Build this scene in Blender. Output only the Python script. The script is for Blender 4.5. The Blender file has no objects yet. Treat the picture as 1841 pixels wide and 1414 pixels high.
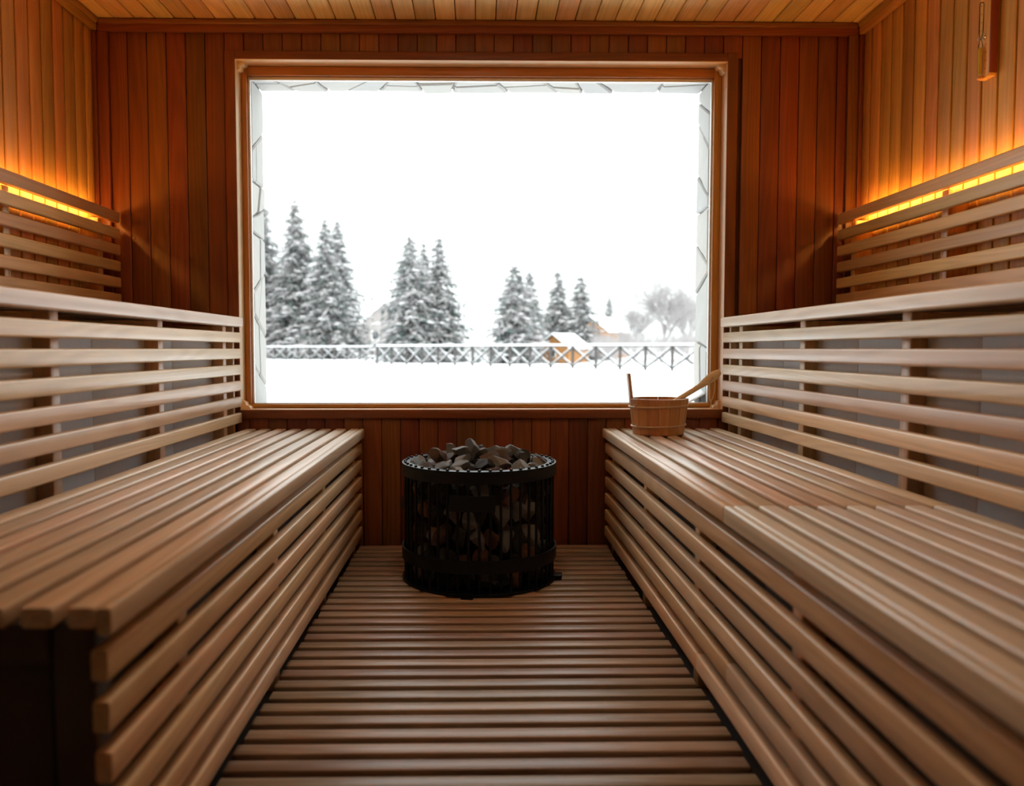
import bpy, bmesh, math, random
from mathutils import Vector, Matrix, noise

S = bpy.context.scene
COL = S.collection
R = math.radians
random.seed(11)

# ------------------------------------------------------------------ camera, world, lights, exposure
EYE = 0.865
cd = bpy.data.cameras.new('camera'); cam = bpy.data.objects.new('camera', cd); COL.objects.link(cam)
cam.location = (0, 0, EYE)
cam.rotation_euler = (R(90 - 3.115), 0, R(-0.9))
cd.sensor_width = 36; cd.lens = 1470 / 1841 * 36; cd.shift_x = 0.0206
cd.clip_start = 0.02; cd.clip_end = 600
cd.dof.use_dof = True; cd.dof.focus_distance = 3.05; cd.dof.aperture_fstop = 2.3
S.camera = cam

SKY_LOW, SKY_HIGH, SKY_GAIN = (0.70, 0.76, 0.76), (2.2, 2.3, 2.3), 1.0      # overcast: zenith three times the horizon
LED_STRENGTH = 21.0
FILL_LAMP = 54.0  # strength of the added fill lamps overhead
LED_COLOR = (1.0, 0.50, 0.10)

w = bpy.data.worlds.new('overcast'); S.world = w; w.use_nodes = True
nt = w.node_tree; nt.nodes.clear()
tc = nt.nodes.new('ShaderNodeTexCoord'); sp = nt.nodes.new('ShaderNodeSeparateXYZ')
mr = nt.nodes.new('ShaderNodeMapRange'); mx = nt.nodes.new('ShaderNodeMix'); mx.data_type = 'RGBA'
nz = nt.nodes.new('ShaderNodeTexNoise'); nz.inputs['Scale'].default_value = 1.6; nz.inputs['Detail'].default_value = 2
ad = nt.nodes.new('ShaderNodeMath'); ad.operation = 'MULTIPLY_ADD'; ad.inputs[1].default_value = 0.16; ad.inputs[2].default_value = -0.08
a2 = nt.nodes.new('ShaderNodeMath'); a2.operation = 'ADD'
bg = nt.nodes.new('ShaderNodeBackground'); wo = nt.nodes.new('ShaderNodeOutputWorld')
nt.links.new(tc.outputs['Generated'], sp.inputs[0]); nt.links.new(tc.outputs['Generated'], nz.inputs['Vector'])
nt.links.new(nz.outputs['Fac'], ad.inputs[0]); nt.links.new(sp.outputs['Z'], a2.inputs[0]); nt.links.new(ad.outputs[0], a2.inputs[1])
nt.links.new(a2.outputs[0], mr.inputs['Value']); mr.inputs['From Min'].default_value = 0.0; mr.inputs['From Max'].default_value = 1.0
nt.links.new(mr.outputs[0], mx.inputs['Factor'])
mx.inputs['A'].default_value = (*SKY_LOW, 1); mx.inputs['B'].default_value = (*SKY_HIGH, 1)
nt.links.new(mx.outputs['Result'], bg.inputs['Color']); bg.inputs['Strength'].default_value = SKY_GAIN
nt.links.new(bg.outputs[0], wo.inputs[0])

S.view_settings.view_transform = 'Standard'; S.view_settings.look = 'None'
S.view_settings.gamma = 1.0; S.view_settings.use_curve_mapping = False
S.view_settings.exposure = 1.14
try:
    S.cycles.use_denoising = True
    S.cycles.max_bounces = 14; S.cycles.diffuse_bounces = 10; S.cycles.glossy_bounces = 5
    S.cycles.transparent_max_bounces = 12; S.cycles.sample_clamp_indirect = 6.0
    S.cycles.caustics_reflective = True
except Exception:
    pass

# ------------------------------------------------------------------ materials
class NT:
    def __init__(s, name):
        s.m = bpy.data.materials.new(name); s.m.use_nodes = True
        s.t = s.m.node_tree; s.t.nodes.clear()
        s.out = s.n('OutputMaterial')
    def n(s, typ, **kw):
        nd = s.t.nodes.new('ShaderNode' + typ)
        for k, v in kw.items(): setattr(nd, k, v)
        return nd
    def l(s, a, b): s.t.links.new(a, b)
    def math(s, op, a, b=None, c=None):
        nd = s.n('Math', operation=op)
        for i, v in enumerate((a, b, c)):
            if v is None: continue
            if isinstance(v, (int, float)): nd.inputs[i].default_value = v
            else: s.l(v, nd.inputs[i])
        return nd.outputs[0]
    def mix(s, f, a, b, mode='MIX'):
        nd = s.n('Mix', data_type='RGBA', blend_type=mode)
        for k, v in (('Factor', f), ('A', a), ('B', b)):
            if isinstance(v, (int, float)): nd.inputs[k].default_value = v
            elif isinstance(v, tuple): nd.inputs[k].default_value = (*v, 1)
            else: s.l(v, nd.inputs[k])
        return nd.outputs['Result']
    def noise(s, vec, scale, detail=3, rough=0.55):
        nd = s.n('TexNoise'); nd.inputs['Scale'].default_value = scale
        nd.inputs['Detail'].default_value = detail; nd.inputs['Roughness'].default_value = rough
        s.l(vec, nd.inputs['Vector']); return nd.outputs['Fac']
    def bsdf(s, color, rough=0.5, bump=None, bstr=0.2, bdist=0.002, spec=0.5, metal=0):
        p = s.n('BsdfPrincipled')
        if isinstance(color, tuple): p.inputs['Base Color'].default_value = (*color, 1)
        else: s.l(color, p.inputs['Base Color'])
        if isinstance(rough, (int, float)): p.inputs['Roughness'].default_value = rough
        else: s.l(rough, p.inputs['Roughness'])
        p.inputs['Specular IOR Level'].default_value = spec; p.inputs['Metallic'].default_value = metal
        if bump is not None:
            b = s.n('Bump'); b.inputs['Strength'].default_value = bstr; b.inputs['Distance'].default_value = bdist
            s.l(bump, b.inputs['Height']); s.l(b.outputs[0], p.inputs['Normal'])
        s.l(p.outputs[0], s.out.inputs[0]); return p

def wood(name, axis, dark, light, rough=0.42, contrast=1.0, vary=0.35, spec=0.5):
    t = NT(name)
    tc = t.n('TexCoord'); oi = t.n('ObjectInfo')
    off = t.n('Combine' + 'XYZ')
    for i, k in enumerate((37.1, 53.7, 71.3)): t.l(t.math('MULTIPLY', oi.outputs['Random'], k), off.inputs[i])
    va = t.n('VectorMath', operation='ADD'); t.l(tc.outputs['Object'], va.inputs[0]); t.l(off.outputs[0], va.inputs[1])
    def stretch(k_long, k_cross):
        mp = t.n('Mapping'); sc = [k_cross] * 3; sc['XYZ'.index(axis)] = k_long
        mp.inputs['Scale'].default_value = sc; t.l(va.outputs[0], mp.inputs['Vector']); return mp.outputs[0]
    fine = t.noise(stretch(2.2, 130), 1.0, 3, 0.6)
    rings = t.noise(stretch(0.55, 9), 1.0, 1.5, 0.4)
    ringv = t.math('MULTIPLY_ADD', t.math('SINE', t.math('MULTIPLY', rings, 95)), 0.5, 0.5)
    broad = t.noise(stretch(1.1, 5), 1.0, 2, 0.5)
    f = t.math('ADD', t.math('MULTIPLY', fine, 0.55), t.math('MULTIPLY', ringv, 0.20))
    f = t.math('ADD', f, t.math('MULTIPLY', broad, 0.45))
    f = t.math('MULTIPLY_ADD', f, contrast * 1.5, 0.5 - 0.6 * 1.5 * contrast)
    f.node.use_clamp = True
    col = t.mix(f, dark, light)
    rv = t.math('MULTIPLY_ADD', oi.outputs['Random'], vary, 1 - vary / 2)
    hs = t.n('HueSaturation'); t.l(col, hs.inputs['Color']); t.l(rv, hs.inputs['Value'])
    wn = t.n('TexWhiteNoise', noise_dimensions='1D'); t.l(t.math('MULTIPLY', oi.outputs['Random'], 91.7), wn.inputs['W'])
    t.l(t.math('MULTIPLY_ADD', wn.outputs['Value'], 0.03, 0.485), hs.inputs['Hue'])
    rg = t.math('MULTIPLY_ADD', fine, 0.18, rough - 0.09)
    t.bsdf(hs.outputs[0], rg, f, 0.18, 0.0012, spec)
    return t.m

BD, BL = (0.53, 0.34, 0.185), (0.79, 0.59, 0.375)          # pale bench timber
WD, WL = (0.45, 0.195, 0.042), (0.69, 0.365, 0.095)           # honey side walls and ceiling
KD, KL = (0.125, 0.031, 0.007), (0.25, 0.073, 0.018)         # red cedar of the window wall, darkened and reddened to carry its shade
M = {}
for ax in 'XYZ':
    M['bench' + ax] = wood('bench_timber_' + ax.lower(), ax, BD, BL, 0.34)
    M['seat' + ax] = wood('greyer_seat_timber_' + ax.lower(), ax, (0.50, 0.355, 0.235), (0.75, 0.61, 0.465), 0.33)  # greyer than the bench timber
    M['back' + ax] = wood('honey_backrest_' + ax.lower(), ax, (0.48, 0.27, 0.10), (0.72, 0.46, 0.20), 0.38)
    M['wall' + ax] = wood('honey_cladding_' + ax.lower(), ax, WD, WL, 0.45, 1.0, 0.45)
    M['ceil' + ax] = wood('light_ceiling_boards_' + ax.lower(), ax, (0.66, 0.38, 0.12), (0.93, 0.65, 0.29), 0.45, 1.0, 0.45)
    M['cedar' + ax] = wood('shaded_red_cedar_' + ax.lower(), ax, KD, KL, 0.42, 1.0, 0.55)
    M['frame' + ax] = wood('window_timber_' + ax.lower(), ax, (0.40, 0.14, 0.028), (0.60, 0.25, 0.055), 0.35)
    M['pale' + ax] = wood('pale_jamb_' + ax.lower(), ax, (0.74, 0.50, 0.25), (0.90, 0.70, 0.44), 0.4)
    M['mat' + ax] = wood('worn_duckboard_' + ax.lower(), ax, (0.22, 0.13, 0.078), (0.46, 0.315, 0.215), 0.40, 1.1)
    M['bucket' + ax] = wood('bucket_timber_' + ax.lower(), ax, (0.38, 0.165, 0.05), (0.60, 0.31, 0.11), 0.4, 1.1, 0.3)

def plain(name, color, rough=0.5, spec=0.5, metal=0, nscale=None, namp=0.25, bstr=0.2, bdist=0.002):
    t = NT(name)
    if nscale:
        tc = t.n('TexCoord'); n = t.noise(tc.outputs['Object'], nscale, 5)
        c = t.mix(n, tuple(x * (1 - namp) for x in color), tuple(min(1, x * (1 + namp)) for x in color))
        t.bsdf(c, rough, n, bstr, bdist, spec, metal)
    else: t.bsdf(color, rough, spec=spec, metal=metal)
    return t.m
def grey_panel():
    t = NT('grey_panel'); tc = t.n('TexCoord'); oi = t.n('ObjectInfo')
    mp = t.n('Mapping'); mp.inputs['Scale'].default_value = (60, 60, 2.5); t.l(tc.outputs['Object'], mp.inputs['Vector'])
    n = t.noise(mp.outputs[0], 1.0, 4); n2 = t.noise(tc.outputs['Object'], 7, 3)
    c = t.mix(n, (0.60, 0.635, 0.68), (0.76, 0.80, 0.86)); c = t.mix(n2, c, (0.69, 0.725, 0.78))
    t.bsdf(c, 0.6, n, 0.15, 0.001); return t.m
M['panel'] = grey_panel()
M['gap_shade_panel'] = plain('gap_shade_grey_panel', (0.10, 0.10, 0.108), 0.7, nscale=15)  # grey panel again, painted darker so the front slat gaps look shaded
M['shaded_end'] = plain('shaded_end_panel', (0.075, 0.060, 0.042), 0.6, nscale=20)  # shade on the near bench end, put into a dark colour
M['subfloor'] = plain('shaded_grey_subfloor', (0.040, 0.038, 0.038), 0.7, nscale=12)  # dark grey floor, darkened further so the duckboard gaps look shaded
M['groove'] = plain('groove_shadow_board', (0.10, 0.030, 0.008), 0.8, nscale=20)
M['honey_groove'] = plain('honey_groove_board', (0.17, 0.055, 0.012), 0.8, nscale=20)
M['front_wall'] = plain('darkened_front_wall', (0.06, 0.035, 0.02), 0.6, nscale=6)  # unseen wall, darkened to cut its bounce onto the bench end
M['iron'] = plain('black_iron', (0.004, 0.006, 0.010), 0.36, 0.3, 0.0, nscale=60, namp=0.2, bstr=0.08, bdist=0.0005)
M['core'] = plain('black_core', (0.010, 0.010, 0.010), 0.9)  # near-black core that blocks the view through the basket
M['render'] = plain('white_render', (0.78, 0.77, 0.75), 0.8, nscale=14, namp=0.06)
M['mortar'] = plain('mortar', (0.34, 0.33, 0.325), 0.9, nscale=40, namp=0.12)
M['bead'] = plain('white_bead', (0.85, 0.83, 0.80), 0.4)
M['snow'] = plain('snow', (0.90, 0.91, 0.93), 0.75, 0.2, nscale=3, namp=0.04, bstr=0.3, bdist=0.05)
M['steel'] = plain('steel', (0.55, 0.53, 0.50), 0.3, metal=1.0)
M['cord'] = plain('pale_cord', (0.62, 0.46, 0.27), 0.8, nscale=300, namp=0.2)
M['hoop'] = plain('hoop', (0.50, 0.33, 0.19), 0.45, nscale=120, namp=0.2)
M['sand'] = plain('yellow_sand', (0.92, 0.68, 0.08), 0.7, nscale=900, namp=0.1)
M['ink'] = plain('brown_print', (0.14, 0.05, 0.015), 0.7)
M['orange_wall'] = plain('orange_log_wall', (0.34, 0.155, 0.05), 0.7, nscale=2)
M['white_wall'] = plain('white_plaster', (0.72, 0.71, 0.70), 0.8, nscale=2, namp=0.05)
M['pink_wall'] = plain('pale_rose_plaster', (0.33, 0.30, 0.29), 0.8, nscale=2, namp=0.05)
M['dark_glass'] = plain('dark_window_glass', (0.06, 0.065, 0.07), 0.15)
M['fence'] = plain('weathered_fence_timber', (0.060, 0.052, 0.050), 0.8, nscale=6)
M['bark'] = plain('frosted_bark', (0.30, 0.265, 0.255), 0.9, nscale=5)
M['frost'] = plain('snow_on_boughs', (0.56, 0.54, 0.55), 0.9, 0.1, nscale=2, namp=0.15)
M['twig'] = plain('hoar_frost_twig', (0.37, 0.345, 0.345), 0.9, nscale=3, namp=0.2)

def needles():
    t = NT('frosted_spruce'); g = t.n('NewGeometry'); oi = t.n('ObjectInfo')
    tc = t.n('TexCoord'); n = t.noise(tc.outputs['Object'], 1.3, 3)
    r = g.outputs['Random Per Island']
    f = t.math('MULTIPLY_ADD', r, 0.9, t.math('MULTIPLY_ADD', n, 0.9, -0.45)); f.node.use_clamp = True
    c = t.mix(f, (0.085, 0.115, 0.107), (0.47, 0.43, 0.435))
    t.bsdf(c, 0.9, spec=0.2); return t.m
M['needles'] = needles()
def rock(name, a, b, c):
    t = NT(name); tc = t.n('TexCoord'); oi = t.n('ObjectInfo')
    off = t.n('CombineXYZ'); t.l(t.math('MULTIPLY', oi.outputs['Random'], 31), off.inputs[0])
    va = t.n('VectorMath', operation='ADD'); t.l(tc.outputs['Object'], va.inputs[0]); t.l(off.outputs[0], va.inputs[1])
    n = t.noise(va.outputs[0], 26, 5, 0.65); n2 = t.noise(va.outputs[0], 150, 4, 0.7)
    col = t.mix(n, a, b); f2 = t.math('MULTIPLY_ADD', n2, 2.4, -1.0); f2.node.use_clamp = True
    col = t.mix(t.math('MULTIPLY', f2, 0.5), col, c)
    hs = t.n('HueSaturation'); t.l(col, hs.inputs['Color']); t.l(t.math('MULTIPLY_ADD', oi.outputs['Random'], 0.8, 0.6), hs.inputs['Value'])
    h = t.math('ADD', n, t.math('MULTIPLY', n2, 0.4))
    t.bsdf(hs.outputs[0], 0.62, h, 1.0, 0.008, 0.4); return t.m
M['grey_rock'] = rock('grey_heater_rock', (0.16, 0.168, 0.180), (0.37, 0.38, 0.395), (0.54, 0.55, 0.56))
M['dark_rock'] = rock('dark_heater_rock', (0.022, 0.024, 0.024), (0.065, 0.067, 0.064), (0.11, 0.108, 0.095))
M['brown_rock'] = rock('brown_heater_rock', (0.085, 0.055, 0.046), (0.18, 0.115, 0.093), (0.27, 0.20, 0.17))
M['rust_rock'] = rock('rusty_heater_rock', (0.13, 0.060, 0.036), (0.25, 0.125, 0.078), (0.28, 0.18, 0.13))
def stone_mat():
    t = NT('pale_facing_stone'); tc = t.n('TexCoord'); oi = t.n('ObjectInfo')
    n = t.noise(tc.outputs['Object'], 9, 5)
    c = t.mix(oi.outputs['Random'], (0.36, 0.365, 0.37), (0.46, 0.435, 0.385)); c = t.mix(n, c, (0.41, 0.40, 0.39))
    t.bsdf(c, 0.8, n, 0.5, 0.012); return t.m
M['stone'] = stone_mat()
def glass():
    t = NT('window_glass'); tr = t.n('BsdfTransparent'); tr.inputs[0].default_value = (0.985, 0.995, 0.99, 1)
    gl = t.n('BsdfGlossy'); gl.inputs['Roughness'].default_value = 0.0
    fr = t.n('Fresnel'); fr.inputs['IOR'].default_value = 1.25
    mx = t.n('MixShader'); t.l(fr.outputs[0], mx.inputs[0]); t.l(tr.outputs[0], mx.inputs[1]); t.l(gl.outputs[0], mx.inputs[2])
    t.l(mx.outputs[0], t.out.inputs[0]); return t.m
M['glass'] = glass()
def emit(name, color, s):
    t = NT(name); e = t.n('Emission'); e.inputs[0].default_value = (*color, 1); e.inputs[1].default_value = s
    t.l(e.outputs[0], t.out.inputs[0]); return t.m
M['led'] = emit('led_strip', LED_COLOR, LED_STRENGTH)

# ------------------------------------------------------------------ object helpers
def me_from(name, verts, faces, smooth=False):
    me = bpy.data.meshes.new(name); me.from_pydata([tuple(v) for v in verts], [], faces); me.update()
    if smooth:
        for p in me.polygons: p.use_smooth = True
    return me
def obj(name, me, mat=None, parent=None, loc=(0, 0, 0), rot=None):
    if mat is not None and not me.materials: me.materials.append(M[mat] if isinstance(mat, str) else mat)
    o = bpy.data.objects.new(name, me); COL.objects.link(o)
    p = parent; base = Vector((0, 0, 0))
    while p is not None: base += p.location; p = p.parent
    o.parent = parent; o.location = Vector(loc) - base
    if rot: o.rotation_euler = rot
    return o
def empty(name, loc): 
    o = bpy.data.objects.new(name, None); o.empty_display_size = 0.05; COL.objects.link(o); o.location = loc; return o
def tag(o, label, cat, group=None, kind=None):
    o['label'] = label; o['category'] = cat
    if group: o['group'] = group
    if kind: o['kind'] = kind
    return o
def thing(name, loc, label, cat, group=None): return tag(empty(name, loc), label, cat, group)
def struct(name, me=None, mat=None, loc=(0, 0, 0)):
    o = obj(name, me, mat, None, loc) if me else empty(name, loc); o['kind'] = 'structure'; return o

CACHE = {}
def bar_mesh(axis, L, a, b, mat, r=0.004, seg=2):
    """rounded bar, length L along axis; a, b the two cross sizes in axis order"""
    key = (axis, round(L, 4), round(a, 4), round(b, 4), mat, r, seg)
    if key in CACHE: return CACHE[key]
    prof = []
    r = min(r, a * 0.45, b * 0.45)
    for cx, cy, a0 in ((a/2 - r, b/2 - r, 0), (-a/2 + r, b/2 - r, 90), (-a/2 + r, -b/2 + r, 180), (a/2 - r, -b/2 + r, 270)):
        for k in range(seg + 1):
            t = R(a0 + 90 * k / seg); prof.append((cx + r * math.cos(t), cy + r * math.sin(t)))
    n = len(prof); e = min(r * 0.6, L * 0.2)
    rings = [(-L/2, 1 - 2 * e * 0.6 / max(a, b)), (-L/2 + e, 1), (L/2 - e, 1), (L/2, 1 - 2 * e * 0.6 / max(a, b))]
    V = []; ai = 'XYZ'.index(axis)
    for pos, s in rings:
        for x, y in prof:
            v = [0, 0, 0]; v[ai] = pos; oth = [i for i in range(3) if i != ai]; v[oth[0]] = x * s; v[oth[1]] = y * s; V.append(v)
    F = []
    for k in range(3):
        for i in range(n):
            j = (i + 1) % n; F.append((k*n + i, k*n + j, (k+1)*n + j, (k+1)*n + i))
    F.append(tuple(range(n))[::-1]); F.append(tuple(3*n + i for i in range(n)))
    me = me_from('bar', V, F)
    bm = bmesh.new(); bm.from_mesh(me); bmesh.ops.recalc_face_normals(bm, faces=bm.faces); bm.to_mesh(me); bm.free()
    for p in me.polygons: p.use_smooth = len(p.vertices) == 4
    me.set_sharp_from_angle(angle=R(50))
    me.materials.append(M[mat]); CACHE[key] = me; return me
def bar(name, axis, c0, c1, mat, parent, r=0.004, seg=2):
    d = [abs(c1[i] - c0[i]) for i in range(3)]; ai = 'XYZ'.index(axis); oth = [d[i] for i in range(3) if i != ai]
    return obj(name, bar_mesh(axis, d[ai], oth[0], oth[1], mat, r, seg), None, parent, [(c0[i] + c1[i]) / 2 for i in range(3)])
def box_bm(bm, c0, c1):
    m = Matrix.Translation([(c0[i] + c1[i]) / 2 for i in range(3)]) @ Matrix.Diagonal([abs(c1[i] - c0[i]) for i in range(3)] + [1])
    bmesh.ops.create_cube(bm, size=1, matrix=m)
def boxes(name, lst):
    bm = bmesh.new()
    for a, b in lst: box_bm(bm, a, b)
    me = bpy.data.meshes.new(name); bm.to_mesh(me); bm.free(); return me
def tube(path, rad, n=8, closed=False, cap=True, flat=1.0):
    P = [Vector(p) for p in path]; rad = rad if isinstance(rad, (list, tuple)) else [rad] * len(P)
    V, F = [], []; m = len(P); up = None
    for i, p in enumerate(P):
        if closed: d = P[(i+1) % m] - P[i-1]
        else: d = P[min(i+1, m-1)] - P[max(i-1, 0)]
        d.normalize()
        if up is None: up = Vector((0, 0, 1)) if abs(d.z) < 0.9 else Vector((1, 0, 0))
        s = d.cross(up).normalized(); u = s.cross(d).normalized(); up = u
        rr = rad[i]; ru, rs = (rr if isinstance(rr, tuple) else (rr, rr))
        for k in range(n):
            t = 2 * math.pi * k / n; V.append(p + s * (math.cos(t) * rs) + u * (math.sin(t) * ru))
    for i in range(m if closed else m - 1):
        for k in range(n):
            a, b = i * n + k, i * n + (k+1) % n; c, e = ((i+1) % m) * n + (k+1) % n, ((i+1) % m) * n + k
            F.append((a, b, c, e))
    if cap and not closed: F.append(tuple(range(n))); F.append(tuple((m-1)*n + k for k in range(n))[::-1])
    me = me_from('tube', V, F, True)
    bm = bmesh.new(); bm.from_mesh(me); bmesh.ops.recalc_face_normals(bm, faces=bm.faces); bm.to_mesh(me); bm.free()
    me.set_sharp_from_angle(angle=R(55)); return me
def ring_mesh(r0, r1, z0, z1, n=64, a0=0.0, a1=2 * math.pi):
    full = abs(a1 - a0 - 2 * math.pi) < 1e-6; V, F = [], []; m = n if full else n + 1
    for i in range(m):
        t = a0 + (a1 - a0) * i / n; c, s = math.cos(t), math.sin(t)
        for rr, z in ((r0, z0), (r1, z0), (r1, z1), (r0, z1)): V.append((rr * c, rr * s, z))
    for i in range(n):
        j = (i + 1) % m
        for k in range(4): F.append((i*4 + k, i*4 + (k+1) % 4, j*4 + (k+1) % 4, j*4 + k))
    if not full: F.append((0, 1, 2, 3)); F.append(tuple(n*4 + k for k in (3, 2, 1, 0)))
    me = me_from('ring', V, F)
    bm = bmesh.new(); bm.from_mesh(me); bmesh.ops.recalc_face_normals(bm, faces=bm.faces); bm.to_mesh(me); bm.free()
    for p in me.polygons: p.use_smooth = True
    me.set_sharp_from_angle(angle=R(40)); return me
def lathe(prof, n=32, name='lathe'):
    V, F = [], []
    for i in range(n):
        t = 2 * math.pi * i / n
        for r_, z in prof: V.append((r_ * math.cos(t), r_ * math.sin(t), z))
    m = len(prof)
    for i in range(n):
        j = (i + 1) % n
        for k in range(m - 1): F.append((i*m + k, j*m + k, j*m + k + 1, i*m + k + 1))
    me = me_from(name, V, F, True)
    bm = bmesh.new(); bm.from_mesh(me); bmesh.ops.remove_doubles(bm, verts=bm.verts, dist=1e-5)
    bmesh.ops.recalc_face_normals(bm, faces=bm.faces); bm.to_mesh(me); bm.free(); me.set_sharp_from_angle(angle=R(45)); return me

# ------------------------------------------------------------------ room shell
XL, XR, YB, YF, ZC, ZF = -1.64, 1.665, 3.60, -1.05, 2.268, -0.036
T = 0.014                                               # cladding thickness
WX0, WX1, WZ0, WZ1 = -1.04, 1.08, 0.597, 2.103          # clear opening of the window casing
# window wall: solid masonry with the opening, clad inside with cedar boards
wb = struct('wall_back', boxes('wall', [((XL - 0.3, YB + T, -0.4), (WX0, 3.93, 2.7)), ((WX1, YB + T, -0.4), (XR + 0.3, 3.93, 2.7)),
     ((WX0, YB + T, -0.4), (WX1, 3.93, WZ0 - 0.004)), ((WX0, YB + T, WZ1 + 0.004), (WX1, 3.93, 2.7))]), 'groove')
pitch = 0.0828
x = XL + 0.055
while x < XR - 0.03:
    x1 = min(x + pitch, XR - 0.02); a, b = x + 0.0012, x1 - 0.0012
    if b > WX0 - 0.02 and a < WX1 + 0.02:
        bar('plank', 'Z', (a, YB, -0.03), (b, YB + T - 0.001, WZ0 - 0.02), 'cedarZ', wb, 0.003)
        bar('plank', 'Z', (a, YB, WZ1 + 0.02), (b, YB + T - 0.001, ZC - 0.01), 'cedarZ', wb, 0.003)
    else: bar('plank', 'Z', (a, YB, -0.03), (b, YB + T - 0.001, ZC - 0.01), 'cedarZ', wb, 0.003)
    x += pitch
# side walls
for nm, X, sgn in (('wall_left', XL, -1), ('wall_right', XR, 1)):
    wl = struct(nm, boxes('wall', [((X + sgn * T, YF - 0.2, -0.4), (X + sgn * 0.2, YB + 0.3, 2.7))]), 'honey_groove')
    y = 0.35 if sgn < 0 else 0.352
    base = 3.594 - 0.0862 * 60 if sgn < 0 else 3.248 + 0.0862 * 4 - 0.0862 * 60
    k = 0
    while base + 0.0862 * k < YB - 0.01:
        y0 = base + 0.0862 * k; y1 = min(y0 + 0.0862, YB - 0.002); k += 1
        if y1 < YF: continue
        bar('plank', 'Z', (X, y0 + 0.005, -0.03), (X + sgn * (T - 0.001), y1 - 0.005, ZC - 0.004), 'wallZ', wl, 0.003)
# ceiling boards run towards the window
ce = struct('ceiling', boxes('ceiling', [((XL - 0.2, YF - 0.2, ZC + T), (XR + 0.2, YB + 0.3, ZC + 0.3))]), 'honey_groove')
x = XL + 0.012
while x < XR - 0.01:
    x1 = min(x + 0.0852, XR - 0.001)
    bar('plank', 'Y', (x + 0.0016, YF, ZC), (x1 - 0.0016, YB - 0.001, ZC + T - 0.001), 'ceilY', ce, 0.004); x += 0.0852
fl = struct('floor', boxes('floor', [((XL - 0.2, YF - 0.2, ZF - 0.2), (XR + 0.2, YB + 0.3, ZF))]), 'subfloor')
wf = struct('wall_front', boxes('wall', [((XL - 0.2, YF - 0.2, -0.4), (XR + 0.2, YF, 2.7))]), 'front_wall')
# trims: cornices and corner posts
def trim(name, parts):
    t = struct(name); 
    for nm, ax, a, b, m, r in parts: bar(nm, ax, a, b, m, t, r)
    return t
trim('trim_1', [('cornice_board', 'X', (XL + 0.023, YB - 0.022, 2.214), (XR - 0.023, YB - 0.001, ZC - 0.012), 'cedarX', 0.003),
                ('cornice_bead', 'X', (XL + 0.03, YB - 0.030, ZC - 0.024), (XR - 0.03, YB - 0.001, ZC - 0.001), 'cedarX', 0.006)])
trim('trim_2', [('cornice_board', 'Y', (XL, YF, 2.214), (XL + 0.022, YB - 0.025, ZC - 0.012), 'wallY', 0.003),
                ('cornice_bead', 'Y', (XL, YF, ZC - 0.024), (XL + 0.03, YB - 0.03, ZC - 0.001), 'wallY', 0.006)])
trim('trim_3', [('cornice_board', 'Y', (XR - 0.022, YF, 2.214), (XR, YB - 0.025, ZC - 0.012), 'wallY', 0.003),
                ('cornice_bead', 'Y', (XR - 0.03, YF, ZC - 0.024), (XR, YB - 0.03, ZC - 0.001), 'wallY', 0.006)])
trim('trim_4', [('corner_post', 'Z', (XL, YB - 0.020, -0.03), (XL + 0.062, YB - 0.001, 2.213), 'cedarZ', 0.005),
                ('corner_bead', 'Z', (XL, YB - 0.036, -0.03), (XL + 0.020, YB - 0.021, 2.213), 'cedarZ', 0.005)])
trim('trim_5', [('corner_post', 'Z', (XR - 0.062, YB - 0.020, -0.03), (XR, YB - 0.001, 2.213), 'cedarZ', 0.005),
                ('corner_bead', 'Z', (XR - 0.020, YB - 0.036, -0.03), (XR, YB - 0.021, 2.213), 'cedarZ', 0.005)])

# ------------------------------------------------------------------ window
win = struct('window_1', loc=(0.02, YB, WZ0))
cw, ct = 0.046, 0.012
def casing(nm, ax, a, b): return bar(nm, ax, a, b, 'cedar' + ax, win, 0.003)
casing('casing', 'Z', (WX0 - cw, YB - ct, WZ0 - 0.04), (WX0, YB - 0.0005, WZ1 + 0.036))
casing('casing', 'Z', (WX1, YB - ct, WZ0 - 0.04), (WX1 + cw, YB - 0.0005, WZ1 + 0.036))
casing('casing', 'X', (WX0 + 0.0005, YB - ct, WZ1), (WX1 - 0.0005, YB - 0.0005, WZ1 + 0.036))
casing('casing', 'X', (WX0 + 0.0005, YB - ct - 0.002, WZ0 - 0.04), (WX1 - 0.0005, YB - 0.0005, WZ0 - 0.001))
# pale jamb boards, facing into the opening
jt, yj = 0.010, 3.675
bar('jamb', 'Z', (WX0 - jt, YB - ct + 0.001, WZ0), (WX0 + 0.001, yj, WZ1), 'paleZ', win, 0.001)
bar('jamb', 'Z', (WX1 - 0.001, YB - ct + 0.001, WZ0), (WX1 + jt, yj, WZ1), 'paleZ', win, 0.001)
bar('jamb', 'X', (WX0, YB - ct + 0.001, WZ1 - 0.001), (WX1, yj, WZ1 + jt), 'paleX', win, 0.001)
bar('jamb', 'X', (WX0, YB - ct + 0.001, WZ0 - jt), (WX1, yj, WZ0 + 0.001), 'paleX', win, 0.001)
# brown sash frame
fx0, fx1, fz0, fz1 = -1.015, 1.047, 0.616, 2.062
bar('frame', 'Z', (WX0 + 0.001, 3.668, WZ0 + 0.002), (fx0, 3.715, WZ1 - 0.002), 'frameZ', win, 0.004)
bar('frame', 'Z', (fx1, 3.668, WZ0 + 0.002), (WX1 - 0.001, 3.715, WZ1 - 0.002), 'frameZ', win, 0.004)
bar('frame', 'X', (fx0 + 0.0005, 3.668, fz1), (fx1 - 0.0005, 3.715, WZ1 - 0.002), 'frameX', win, 0.004)
bar('frame', 'X', (fx0 + 0.0005, 3.668, WZ0 + 0.002), (fx1 - 0.0005, 3.715, fz0), 'frameX', win, 0.004)
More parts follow.
